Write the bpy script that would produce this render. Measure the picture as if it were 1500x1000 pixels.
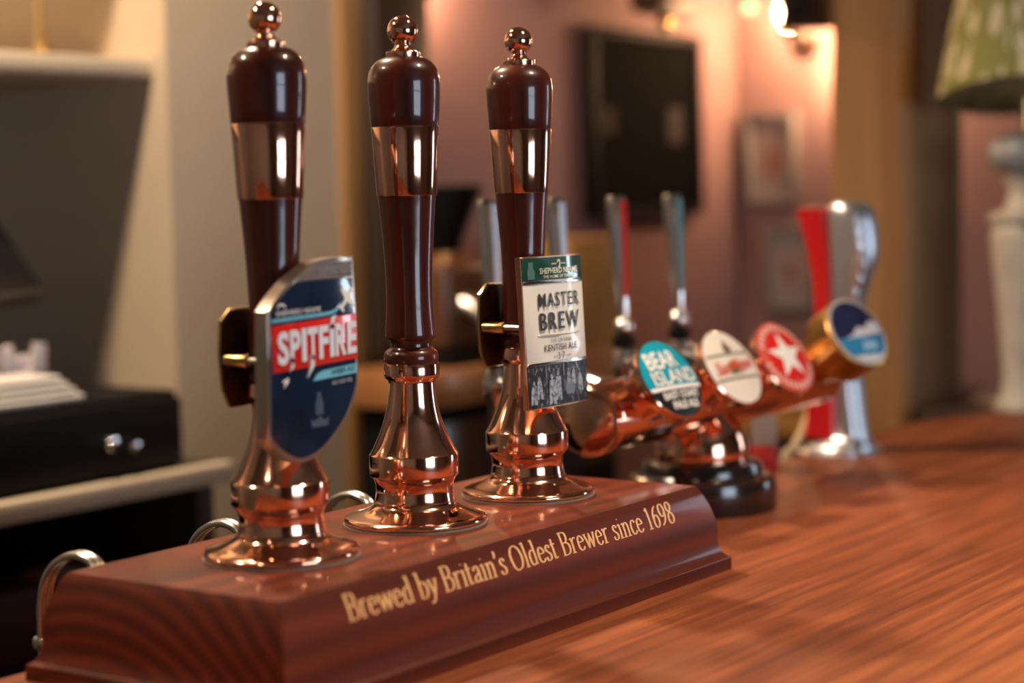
import bpy, bmesh, math, random
from mathutils import Vector, Matrix
random.seed(7)
for o in list(bpy.data.objects): bpy.data.objects.remove(o, do_unlink=True)
S = bpy.context.scene
COL = S.collection
ZT = 1.1717          # height of the plinth's top board above the floor
BAR = 1.10           # height of the bar top

# ------------------------------------------------------------------ camera
CR = Vector((0.5752, -0.8177, -0.0228)); CU = Vector((0.0774, 0.0267, 0.9966)); CF = Vector((0.8144, 0.5750, -0.0787))
CF.normalize(); CR = (CR - CF * CR.dot(CF)).normalized(); CU = CR.cross(CF).normalized()
CP = Vector((-1.1191, -0.8832, 0.2483 + ZT)); FPX = 2783.16
cd = bpy.data.cameras.new('camera'); cam = bpy.data.objects.new('camera', cd); COL.objects.link(cam)
m = Matrix((CR, CU, -CF)).transposed().to_4x4(); m.translation = CP; cam.matrix_world = m
cd.sensor_width = 36; cd.lens = 36 * FPX / 1500; cd.clip_start = .05
cd.dof.use_dof = True; cd.dof.focus_distance = 1.46; cd.dof.aperture_fstop = 2.8
S.camera = cam
# ------------------------------------------------------------------ colour management, world
S.view_settings.view_transform = 'Standard'; S.view_settings.look = 'None'; S.view_settings.gamma = 1
S.view_settings.use_curve_mapping = False
S.view_settings.exposure = 1.2
w = bpy.data.worlds.new('world'); S.world = w; w.use_nodes = True
w.node_tree.nodes['Background'].inputs[0].default_value = (.75, .8, 1, 1)
w.node_tree.nodes['Background'].inputs[1].default_value = .5

def light(name, kind, loc, power, col, **k):
    d = bpy.data.lights.new(name, kind); d.energy = power; d.color = col
    for a, b in k.items(): setattr(d, a, b)
    o = bpy.data.objects.new(name, d); COL.objects.link(o); o.location = loc
    return o
def aim(o, t): o.rotation_euler = (Vector(t) - o.location).to_track_quat('-Z', 'Y').to_euler()
WARM = (1, .755, .52); WARM2 = (1, .58, .30)
CEIL = 2.5
# ceiling downlights of the bar, all above the picture: their round highlights show on the pumps' balls and domes, and the
# shelf's slanting shadow on the alcove cheek comes from the row over the staff aisle.  (name, x, y, power, aim, cone)
DOWN = [('downlight_bar_front_offscreen', .36, -.55, 46, (.20, -.52, 1.1), 76), ('downlight_bar_near_end_offscreen', -1.57, -.15, 15, (-1.4, -.05, 1.1), 95),
        ('downlight_till_aisle_offscreen', .30, .78, 40, (.45, .75, 1.1), 132), ('downlight_plinth_aisle_offscreen', -.62, .78, 24, (-.35, .5, 1.1), 112)]
for nm, x, y, p, t, a in DOWN:
    o = light(nm, 'SPOT', (x, y, CEIL - .035), p, WARM, shadow_soft_size=.05, spot_size=math.radians(a), spot_blend=.7); aim(o, t)

# ------------------------------------------------------------------ material helpers
MATS = {}
def lin(c):
    return tuple(((v / 255) / 12.92 if v / 255 <= .04045 else ((v / 255 + .055) / 1.055) ** 2.4) for v in c)
def pmat(name, col, rough=.5, metal=0, coat=0, coat_rough=.05, emit=None, estr=0, spec=None, trans=0):
    if name in MATS: return MATS[name]
    m = bpy.data.materials.new(name); m.use_nodes = True; b = m.node_tree.nodes['Principled BSDF']
    b.inputs['Base Color'].default_value = (*col, 1); b.inputs['Roughness'].default_value = rough
    b.inputs['Metallic'].default_value = metal; b.inputs['Coat Weight'].default_value = coat
    b.inputs['Coat Roughness'].default_value = coat_rough
    if spec is not None: b.inputs['Specular IOR Level'].default_value = spec
    if trans: b.inputs['Transmission Weight'].default_value = trans
    if emit: b.inputs['Emission Color'].default_value = (*emit, 1); b.inputs['Emission Strength'].default_value = estr
    MATS[name] = m; return m
def nodes(m): return m.node_tree.nodes, m.node_tree.links
def ramp(n, stops):
    e = n.color_ramp.elements
    while len(e) > 1: e.remove(e[-1])
    e[0].position = stops[0][0]; e[0].color = (*stops[0][1], 1)
    for p, c in stops[1:]:
        q = e.new(p); q.color = (*c, 1)
def noisy(name, c1, c2, scale=8, stretch=(1, 1, 1), rough=.5, bump=0, detail=4, metal=0, coat=0, rough2=None, lo=.35, hi=.65, bscale=None):
    """two-tone noise material in object space"""
    m = pmat(name, c1, rough, metal, coat); N, L = nodes(m); b = N['Principled BSDF']
    tc = N.new('ShaderNodeTexCoord'); mp = N.new('ShaderNodeMapping'); mp.inputs['Scale'].default_value = stretch
    nz = N.new('ShaderNodeTexNoise'); nz.inputs['Scale'].default_value = scale; nz.inputs['Detail'].default_value = detail
    rp = N.new('ShaderNodeValToRGB'); ramp(rp, [(lo, c1), (hi, c2)])
    L.new(tc.outputs['Object'], mp.inputs[0]); L.new(mp.outputs[0], nz.inputs['Vector']); L.new(nz.outputs['Fac'], rp.inputs[0])
    L.new(rp.outputs[0], b.inputs['Base Color'])
    if rough2 is not None:
        mr = N.new('ShaderNodeMapRange'); mr.inputs['From Min'].default_value = .3; mr.inputs['From Max'].default_value = .7
        mr.inputs['To Min'].default_value = rough; mr.inputs['To Max'].default_value = rough2
        L.new(nz.outputs['Fac'], mr.inputs[0]); L.new(mr.outputs[0], b.inputs['Roughness'])
    if bump:
        bp = N.new('ShaderNodeBump'); bp.inputs['Strength'].default_value = bump; bp.inputs['Distance'].default_value = .002
        if bscale:
            n2 = N.new('ShaderNodeTexNoise'); n2.inputs['Scale'].default_value = bscale; L.new(mp.outputs[0], n2.inputs['Vector']); L.new(n2.outputs['Fac'], bp.inputs['Height'])
        else: L.new(nz.outputs['Fac'], bp.inputs['Height'])
        L.new(bp.outputs[0], b.inputs['Normal'])
    return m
def ringwood(name, cols, centre, ring=60, dist=3.0, rough=.3, coat=.8, bump=.15, xs=.12, streak=.35, coat_rough=.06):
    """wood with growth rings around an axis along local X: arcs on end grain, streaks on long faces"""
    m = pmat(name, cols[0], rough, 0, coat, coat_rough); N, L = nodes(m); b = N['Principled BSDF']
    tc = N.new('ShaderNodeTexCoord'); mp = N.new('ShaderNodeMapping'); mp.vector_type = 'POINT'
    mp.inputs['Location'].default_value = (-centre[0] * xs, -centre[1], -centre[2]); mp.inputs['Scale'].default_value = (xs, 1, 1)
    wv = N.new('ShaderNodeTexWave'); wv.wave_type = 'RINGS'; wv.rings_direction = 'X'; wv.inputs['Scale'].default_value = ring
    wv.inputs['Distortion'].default_value = dist; wv.inputs['Detail'].default_value = 3; wv.inputs['Detail Scale'].default_value = .35
    nz = N.new('ShaderNodeTexNoise'); nz.inputs['Scale'].default_value = 90; nz.inputs['Detail'].default_value = 6
    m2 = N.new('ShaderNodeMapping'); m2.inputs['Scale'].default_value = (.06, 1, 1)
    mix = N.new('ShaderNodeMix'); mix.data_type = 'FLOAT'; mix.inputs[0].default_value = streak
    rp = N.new('ShaderNodeValToRGB'); ramp(rp, [(0, cols[0]), (.5, cols[1]), (1, cols[2])])
    L.new(tc.outputs['Object'], mp.inputs[0]); L.new(mp.outputs[0], wv.inputs['Vector'])
    L.new(tc.outputs['Object'], m2.inputs[0]); L.new(m2.outputs[0], nz.inputs['Vector'])
    L.new(wv.outputs['Fac'], mix.inputs[2]); L.new(nz.outputs['Fac'], mix.inputs[3]); L.new(mix.outputs[0], rp.inputs[0])
    L.new(rp.outputs[0], b.inputs['Base Color'])
    bp = N.new('ShaderNodeBump'); bp.inputs['Strength'].default_value = bump; bp.inputs['Distance'].default_value = .0015
    L.new(mix.outputs[0], bp.inputs['Height']); L.new(bp.outputs[0], b.inputs['Normal'])
    return m

# ------------------------------------------------------------------ mesh helpers
def link(name, me, mat=None, parent=None, loc=None, smooth=None):
    o = bpy.data.objects.new(name, me); COL.objects.link(o)
    if mat is not None:
        me.materials.clear(); me.materials.append(mat)
    if parent is not None: o.parent = parent
    if loc is not None: o.location = loc
    if smooth is not None:
        me.polygons.foreach_set('use_smooth', [True] * len(me.polygons)); me.set_sharp_from_angle(angle=math.radians(smooth))
    return o
def raw(name, v, f, mat, parent=None, smooth=None, loc=None, fix=True):
    me = bpy.data.meshes.new(name); me.from_pydata([tuple(p) for p in v], [], f)
    if fix:
        bm = bmesh.new(); bm.from_mesh(me); bmesh.ops.recalc_face_normals(bm, faces=bm.faces); bm.to_mesh(me); bm.free()
    me.update(); return link(name, me, mat, parent, loc, smooth)
def empty(name, loc, label=None, cat=None, group=None, rz=0):
    o = bpy.data.objects.new(name, None); COL.objects.link(o); o.location = loc; o.rotation_euler.z = rz; o.empty_display_size = .05
    tag(o, label, cat, group); return o
def tag(o, label=None, cat=None, group=None, kind=None):
    if label: o['label'] = label
    if cat: o['category'] = cat
    if group: o['group'] = group
    if kind: o['kind'] = kind
    return o
def boxm(name, lo, hi, mat, parent=None, bevel=0, seg=2, smooth=40, loc=None):
    bm = bmesh.new(); bmesh.ops.create_cube(bm, size=1)
    for v in bm.verts: v.co = Vector([(lo[i] + hi[i]) / 2 + v.co[i] * (hi[i] - lo[i]) for i in range(3)])
    if bevel: bmesh.ops.bevel(bm, geom=list(bm.edges), offset=bevel, segments=seg, profile=.5, affect='EDGES')
    me = bpy.data.meshes.new(name); bm.to_mesh(me); bm.free()
    return link(name, me, mat, parent, loc, smooth if bevel else None)
def cr(pts, n=6, closed=False):
    """Catmull-Rom through points"""
    P = [Vector(p) for p in pts]; out = []
    k = len(P); rng = range(k if closed else k - 1)
    for i in rng:
        if closed: a, b, c, d = P[i - 1], P[i], P[(i + 1) % k], P[(i + 2) % k]
        else: a, b, c, d = P[max(i - 1, 0)], P[i], P[i + 1], P[min(i + 2, k - 1)]
        for j in range(n):
            t = j / n
            out.append(.5 * ((2 * b) + (c - a) * t + (2 * a - 5 * b + 4 * c - d) * t * t + (3 * b - a - 3 * c + d) * t ** 3))
    if not closed: out.append(P[-1])
    return out
def lathe(name, prof, mat, parent=None, n=64, loc=None, smooth=35, mtx=None):
    v, f, rings = [], [], []
    for r, z in prof:
        if r < 1e-6: rings.append([len(v)]); v.append(Vector((0, 0, z)))
        else:
            rings.append(list(range(len(v), len(v) + n)))
            v += [Vector((r * math.cos(2 * math.pi * i / n), r * math.sin(2 * math.pi * i / n), z)) for i in range(n)]
    for a, b in zip(rings, rings[1:]):
        for i in range(n):
            j = (i + 1) % n
            if len(a) == 1 and len(b) == 1: continue
            if len(a) == 1: f.append((a[0], b[i], b[j]))
            elif len(b) == 1: f.append((a[i], b[0], a[j]))
            else: f.append((a[i], b[i], b[j], a[j]))
    for rg, flip in ((rings[0], 1), (rings[-1], 0)):
        if len(rg) > 1: f.append(tuple(rg))
    if mtx is not None: v = [mtx @ p for p in v]
    return raw(name, v, f, mat, parent, smooth, loc)
def tube(name, pts, rad, mat, parent=None, n=12, loc=None, cap=True):
    P = [Vector(p) for p in pts]; R = rad if isinstance(rad, (list, tuple)) else [rad] * len(P)
    v, f = [], []; t0 = (P[1] - P[0]).normalized(); up = Vector((0, 0, 1)) if abs(t0.z) < .9 else Vector((1, 0, 0)); u = t0.cross(up).normalized()
    for i, p in enumerate(P):
        t = (P[min(i + 1, len(P) - 1)] - P[max(i - 1, 0)]).normalized(); u = (u - t * u.dot(t)).normalized(); w = t.cross(u)
        v += [p + R[i] * (math.cos(2 * math.pi * k / n) * u + math.sin(2 * math.pi * k / n) * w) for k in range(n)]
    for i in range(len(P) - 1):
        for k in range(n): f.append((i * n + k, i * n + (k + 1) % n, (i + 1) * n + (k + 1) % n, (i + 1) * n + k))
    if cap: f.append(tuple(range(n - 1, -1, -1))); f.append(tuple(range((len(P) - 1) * n, len(P) * n)))
    return raw(name, v, f, mat, parent, 50, loc)
def prism(name, outline, d0, d1, mapf, mat, parent=None, bevel=0, seg=2, smooth=40, loc=None):
    """outline of (a, b); extruded d0..d1; mapf(a, b, d) -> point; bevel on the d1 rim"""
    bm = bmesh.new(); A = [bm.verts.new(Vector((a, b, d0))) for a, b in outline]; B = [bm.verts.new(Vector((a, b, d1))) for a, b in outline]
    k = len(A); bm.faces.new(A[::-1]); top = bm.faces.new(B)
    for i in range(k): bm.faces.new((A[i], A[(i + 1) % k], B[(i + 1) % k], B[i]))
    if bevel: bmesh.ops.bevel(bm, geom=list(top.edges), offset=bevel, segments=seg, profile=.5, affect='EDGES')
    for v in bm.verts: v.co = Vector(mapf(*v.co))
    bmesh.ops.recalc_face_normals(bm, faces=bm.faces)
    me = bpy.data.meshes.new(name); bm.to_mesh(me); bm.free(); return link(name, me, mat, parent, loc, smooth)
def flat(name, outline, mapf, mat, parent=None, d=0.0004, thick=.0006):
    return prism(name, outline, d - thick, d, mapf, mat, parent, smooth=None)
# ---- lettering with Blender's built-in face, fitted to a box
def text_geo(body, bold=0.0, res=3, space=1.0):
    c = bpy.data.curves.new('txt', 'FONT'); c.body = body; c.size = 1; c.offset = bold; c.resolution_u = res; c.space_character = space
    o = bpy.data.objects.new('txt', c); COL.objects.link(o)
    me = bpy.data.meshes.new_from_object(o.evaluated_get(bpy.context.evaluated_depsgraph_get()))
    v = [p.co.copy() for p in me.vertices]; f = [tuple(p.vertices) for p in me.polygons]
    bpy.data.objects.remove(o); bpy.data.curves.remove(c); bpy.data.meshes.remove(me)
    x0 = min(p.x for p in v); x1 = max(p.x for p in v); y0 = min(p.y for p in v); y1 = max(p.y for p in v)
    return [((p.x - x0) / (x1 - x0), (p.y - y0) / (y1 - y0)) for p in v], f
def text(name, body, boxq, mapf, mat, parent, bold=.0, d=.0008, space=1.0, slant=0):
    """boxq: (a0, b0, a1, b0r, height): left baseline a0,b0, right baseline a1,b0r, letter height"""
    a0, b0, a1, b1, h = boxq; uv, f = text_geo(body, bold, space=space)
    return raw(name, [mapf(a0 + (a1 - a0) * u + slant * v * h, b0 + (b1 - b0) * u + h * v, d) for u, v in uv], f, mat, parent, fix=False)

# ------------------------------------------------------------------ materials
def copper_mat(name, col, rough):
    m = pmat(name, col, rough, 1); N, L = nodes(m); b = N['Principled BSDF']
    tc = N.new('ShaderNodeTexCoord'); nz = N.new('ShaderNodeTexNoise'); nz.inputs['Scale'].default_value = 45; nz.inputs['Detail'].default_value = 5
    mr = N.new('ShaderNodeMapRange'); mr.inputs['From Min'].default_value = .35; mr.inputs['From Max'].default_value = .75
    mr.inputs['To Min'].default_value = rough * .6; mr.inputs['To Max'].default_value = rough * 1.7
    L.new(tc.outputs['Object'], nz.inputs['Vector']); L.new(nz.outputs['Fac'], mr.inputs[0]); L.new(mr.outputs[0], b.inputs['Roughness'])
    return m
COPPER = copper_mat('polished_copper', (.89, .50, .35), .10)
COPPER2 = COPPER
CHROME = pmat('chrome', (.82, .82, .84), .08, 1)
STEEL = pmat('brushed_steel', (.62, .60, .57), .28, 1)
BRASS = pmat('brass', (.75, .52, .22), .25, 1)
BRONZE = pmat('dark_bronze', (.045, .022, .014), .3, .4)
SILVER = pmat('cast_silver', (.62, .52, .44), .28, 1)
HANDLE = noisy('mahogany_handle', (.036, .0050, .0028), (.085, .0115, .0046), 30, (1, 1, .12), .35, 0, coat=.75)
HANDLE.node_tree.nodes['Principled BSDF'].inputs['Specular IOR Level'].default_value = .2
PLINTH = ringwood('plinth_mahogany', [(.045, .0068, .0026), (.098, .0145, .0045), (.165, .028, .0080)], (0, .06, -.12), 24, 3.0, .5, .2, .08, .12, .5, .08)
PLINTH.node_tree.nodes['Principled BSDF'].inputs['Specular IOR Level'].default_value = .2
BARTOP = ringwood('bar_top_wood', [(.05, .012, .0045), (.19, .050, .017), (.38, .135, .048)], (0, -.2, -.5), 9, 5, .55, 0, .22, .1, .8, .25)
BARTOP.node_tree.nodes['Principled BSDF'].inputs['Specular IOR Level'].default_value = .3
def add_streaks(m, scale, stretch, lo, hi, dark):
    N, L = nodes(m); b = N['Principled BSDF']; src = b.inputs['Base Color'].links[0].from_socket
    tc = N.new('ShaderNodeTexCoord'); mp = N.new('ShaderNodeMapping'); mp.inputs['Scale'].default_value = stretch; mp.inputs['Rotation'].default_value = (0, 0, .06)
    nz = N.new('ShaderNodeTexNoise'); nz.inputs['Scale'].default_value = scale; nz.inputs['Detail'].default_value = 6; nz.inputs['Roughness'].default_value = .65
    rp = N.new('ShaderNodeValToRGB'); ramp(rp, [(lo, dark), (hi, (1.25, 1.25, 1.25))])
    mx = N.new('ShaderNodeMix'); mx.data_type = 'RGBA'; mx.blend_type = 'MULTIPLY'; mx.inputs[0].default_value = 1
    L.new(tc.outputs['Object'], mp.inputs[0]); L.new(mp.outputs[0], nz.inputs['Vector']); L.new(nz.outputs['Fac'], rp.inputs[0])
    L.new(src, mx.inputs[6]); L.new(rp.outputs[0], mx.inputs[7]); L.new(mx.outputs[2], b.inputs['Base Color'])
add_streaks(BARTOP, 70, (.05, 1, 1), .34, .62, (.66, .60, .56))
DARKWOOD = noisy('dark_oak', (.022, .014, .010), (.05, .03, .019), 14, (1, 1, .1), .5, .4)
OAKPOST = noisy('oak_post', (.24, .115, .036), (.36, .19, .068), 16, (1, 1, .07), .6, .5)
GOLDOAK = noisy('golden_oak_trim', (.23, .12, .04), (.34, .19, .07), 12, (1, 1, .08), .5, .3)
OCHRE = noisy('ochre_wood', (.38, .19, .045), (.46, .24, .065), 10, (.15, 1, 1), .55, .2)
ORANGEWOOD = noisy('orange_counter_wood', (.36, .15, .05), (.5, .22, .08), 14, (.1, 1, 1), .4, .1, coat=.3)
BLACK = pmat('black_plastic', (.005, .0045, .0045), .6, spec=.15)
BLACKW = pmat('black_varnished_wood', (.012, .008, .008), .2, 0, .6)
CREAM = noisy('cream_paint', (.60, .50, .37), (.64, .54, .40), 3, rough=.75, bump=.05)
BEIGE = noisy('beige_paint', (.53, .43, .31), (.57, .465, .34), 3, rough=.8, bump=.05)
PINK = noisy('dusky_pink_paint', (.30, .175, .175), (.325, .19, .19), 3, rough=.8, bump=.05)
DARKWALL = noisy('rose_paint', (.24, .16, .14), (.27, .18, .16), 3, rough=.8)
FLOORM = noisy('floorboards', (.05, .025, .014), (.09, .045, .024), 8, (.1, 1, 1), .45, .2)
CEILM = noisy('ceiling_plaster', (.22, .165, .12), (.25, .185, .135), 4, rough=.9)
GOLDLET = pmat('gold_lettering', (.78, .44, .18), .4, .1)
WHITE = pmat('white_print', (.80, .79, .76), .35, 0, .4)
IVORY = pmat('ivory_enamel', (.66, .64, .58), .3, 0, .5)
NAVY = noisy('navy_enamel', (.004, .012, .030), (.008, .022, .050), 30, rough=.15, coat=1)
RED = pmat('red_enamel', (.62, .018, .012), .22, 0, .8)
REDP = pmat('red_plastic', (.55, .006, .008), .3, 0, .5)
CYAN = pmat('cyan_enamel', (.16, .50, .66), .25, 0, .8)
TEAL = pmat('teal_enamel', (.008, .31, .44), .18, 0, .8)
BLUE = pmat('blue_enamel', (.03, .22, .46), .18, 0, .8)
GREEN = pmat('dark_green_enamel', (.010, .055, .040), .15, 0, 1)
INK = pmat('black_ink', (.008, .009, .012), .35)
GREYINK = pmat('grey_ink', (.10, .11, .12), .4)
GASKET = pmat('pale_gasket', (.22, .17, .13), .5)

# ------------------------------------------------------------------ the room
X0, X1, Y0, YB = -3.0, 2.555, -3.0, 1.1
def st(o): o['kind'] = 'structure'; return o
st(boxm('floor', (X0, Y0, -.05), (X1, 1.5, 0), FLOORM))
st(boxm('ceiling', (X0, Y0, CEIL), (X1, 1.5, CEIL + .05), CEILM))
st(boxm('wall_back', (1.2, YB, 0), (X1, 1.5, CEIL), PINK))                      # pink wall with the dark panel
st(boxm('wall_left', (.7465, 1.0, 0), (1.101, 1.5, CEIL), BEIGE))               # beige breast beside the alcove
st(boxm('wall_alcove', (X0, 1.38, 0), (.7465, 1.5, CEIL), BEIGE))
st(boxm('trim_1', (1.101, .985, 0), (1.1515, 1.15, CEIL), GOLDOAK, bevel=.006))
st(boxm('wall_end', (X0 - .1, Y0, 0), (X0, 1.5, CEIL), CREAM))
def wall_with_hole(name, axis, pos, th, a0, a1, ha, hb, hz0, hz1, mat):
    """wall on plane axis=pos from a0..a1 with one rectangular hole"""
    v, f = [], []
    A = [a0, ha, hb, a1]; Z = [0, hz0, hz1, CEIL]
    for i in range(3):
        for j in range(3):
            if i == 1 and j == 1: continue
            k = len(v)
            for d in (0, th):
                for a, z in ((A[i], Z[j]), (A[i + 1], Z[j]), (A[i + 1], Z[j + 1]), (A[i], Z[j + 1])):
                    v.append((pos + d, a, z) if axis == 'x' else (a, pos + d, z))
            f += [(k, k + 1, k + 2, k + 3), (k + 7, k + 6, k + 5, k + 4)] + [(k + q, k + 4 + q, k + 4 + (q + 1) % 4, k + (q + 1) % 4) for q in range(4)]
    return st(raw(name, v, f, mat))
wall_with_hole('wall_front', 'y', Y0, -.1, X0, X1, -1.20, .10, .85, 1.95, DARKWALL)
wall_with_hole('wall_right', 'x', X1, .1, Y0, 1.5, -1.50, -1.15, .90, 1.95, PINK)
DAY = pmat('daylit_pane', (.8, .88, 1), .3, emit=(.72, .86, 1), estr=4.0)
FRAMEW = pmat('white_window_paint', (.6, .6, .58), .5)
def window(name, axis, pos, a0, a1, z0, z1, nx, nz):
    e = st(empty(name, (0, 0, 0)))
    P = lambda a, b, z: (b, a, z) if axis == 'x' else (a, b, z)
    def bx(nm, a, b, c, d, p, q, mat): 
        lo = P(a, p, c); hi = P(b, q, d); return boxm(nm, [min(s, t) for s, t in zip(lo, hi)], [max(s, t) for s, t in zip(lo, hi)], mat, e)
    s = 1 if axis == 'x' else -1
    for a, b, c, d in ((a0, a0 + .05, z0, z1), (a1 - .05, a1, z0, z1), (a0 + .05, a1 - .05, z0, z0 + .05), (a0 + .05, a1 - .05, z1 - .05, z1)): bx('window_frame', a, b, c, d, pos + s * .03, pos + s * .08, FRAMEW)
    w_ = (a1 - a0 - .1) / nx; h_ = (z1 - z0 - .1) / nz
    for i in range(nx):
        for j in range(nz):
            bx('pane_offscreen', a0 + .05 + i * w_ + .012, a0 + .05 + (i + 1) * w_ - .012, z0 + .05 + j * h_ + .012, z0 + .05 + (j + 1) * h_ - .012, pos + s * .05, pos + s * .056, DAY)
    for i in range(1, nx): bx('glazing_bar', a0 + .05 + i * w_ - .014, a0 + .05 + i * w_ + .014, z0 + .05, z1 - .05, pos + s * .04, pos + s * .07, FRAMEW)
    for j in range(1, nz): bx('glazing_bar', a0 + .05, a1 - .05, z0 + .05 + j * h_ - .014, z0 + .05 + j * h_ + .014, pos + s * .038, pos + s * .068, FRAMEW)
window('window_front_offscreen', 'y', Y0, -1.20, .10, .85, 1.95, 3, 2)
window('window_right_offscreen', 'x', X1, -1.50, -1.15, .90, 1.95, 1, 2)
# downlight fittings in the ceiling
for i, (nm, x, y, p, t, a) in enumerate(DOWN):
    e = empty('ceiling_downlight', (x, y, CEIL), 'small round brass downlight in the ceiling above ' + ['the bar top beside the lettered plinth side', 'the near end of the bar', 'the staff aisle by the cash drawer', 'the staff aisle behind the plinth'][i], 'ceiling light', 'downlights in the ceiling')
    lathe('trim_ring', [(.054, 0), (.068, 0), (.068, -.006), (.060, -.01), (.054, -.006)], BRASS, e, 32)

# ------------------------------------------------------------------ timber posts
e = boxm('dark_timber_post', (1.152, .96, 0), (1.29, 1.1, CEIL), DARKWOOD, bevel=.01)
tag(e, 'dark stained timber door post between beige wall and pink wall', 'post')
def timber_post():
    lo, hi = (1.52, .2583, 0), (1.74, .3875, CEIL); bm = bmesh.new()
    nz = 26; ring = []
    for k in range(nz + 1):
        z = CEIL * k / nz; j = lambda a: a * (math.sin(k * 1.7) * .5 + math.sin(k * .63 + 1) * .5)
        c = .012; pts = [(lo[0], lo[1] + c + j(.004)), (lo[0] + c, lo[1] + j(.004)), (hi[0] - c, lo[1]), (hi[0], lo[1] + c), (hi[0], hi[1] - c), (hi[0] - c, hi[1]), (lo[0] + c + j(-.003), hi[1] + j(.005)), (lo[0] + j(.003), hi[1] - c + j(.005))]
        ring.append([bm.verts.new((x, y, z)) for x, y in pts])
    for a, b in zip(ring, ring[1:]):
        for i in range(8): bm.faces.new((a[i], a[(i + 1) % 8], b[(i + 1) % 8], b[i]))
    bm.faces.new(ring[0][::-1]); bm.faces.new(ring[-1])
    me = bpy.data.meshes.new('oak_post'); bmesh.ops.recalc_face_normals(bm, faces=bm.faces); bm.to_mesh(me); bm.free()
    return link('oak_post', me, OAKPOST, smooth=30)
tag(timber_post(), 'thick rough-hewn golden oak post standing at the end of the bar', 'post')

# ------------------------------------------------------------------ the bar
def bar():
    e = empty('bar_counter', (0, 0, 0), 'long polished orange-brown wooden bar counter with rounded far end', 'bar counter')
    c, r = (1.24, -.086), .22; yf = -.62
    o = [(-1.6, .134), (1.24, .134)] + [(c[0] + r * math.sin(a), c[1] + r * math.cos(a)) for a in [math.pi / 2 * k / 14 for k in range(1, 15)]]
    o += [(1.46, yf + .22)] + [(1.24 + r * math.cos(a), yf + .22 - r * math.sin(a)) for a in [math.pi / 2 * k / 14 for k in range(1, 15)]] + [(-1.6, yf)]
    prism('bar_top', o, BAR - .045, BAR, lambda a, b, d: (a, b, d), BARTOP, e, .006, 3)
    s = lambda p: (min(p[0], 1.38), max(min(p[1], .09), yf + .14))
    boxm('bar_front', (-1.58, yf + .14, 0), (1.36, .09, BAR - .045), DARKWOOD, e, .004)
    return e
bar()

# ------------------------------------------------------------------ beer engine plinth
XL, XR, YF, YBK = -.2626, .2509, -.0999, .0915
PROF = [(0, 0), (.0006, -.0012), (.0028, -.0042), (.0048, -.0085), (.0067, -.0129), (.0083, -.0165), (.0103, -.0229), (.0119, -.0288), (.0127, -.0325), (.0131, -.040), (.0131, -.0474), (.0136, -.0505), (.0150, -.0550), (.0175, -.0590), (.0200, -.0608), (.0212, -.0613), (.0214, -.0617), (.0214, -.0717)]
def plinth():
    e = empty('beer_engine_plinth', (0, 0, BAR), 'moulded mahogany plinth carrying the three hand pumps on the bar', 'plinth')
    v, f = [], []
    for o, z in PROF:
        v += [(XL - o, YF - o, z + ZT - BAR), (XR + o, YF - o, z + ZT - BAR), (XR + o, YBK + o, z + ZT - BAR), (XL - o, YBK + o, z + ZT - BAR)]
    n = len(PROF)
    for i in range(n - 1):
        for k in range(4): f.append((4 * i + k, 4 * i + (k + 1) % 4, 4 * i + 4 + (k + 1) % 4, 4 * i + 4 + k))
    f += [(0, 1, 2, 3), tuple(4 * (n - 1) + k for k in (3, 2, 1, 0))]
    raw('plinth_body', v, f, PLINTH, e, 20)
    return e
PL = plinth()
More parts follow.
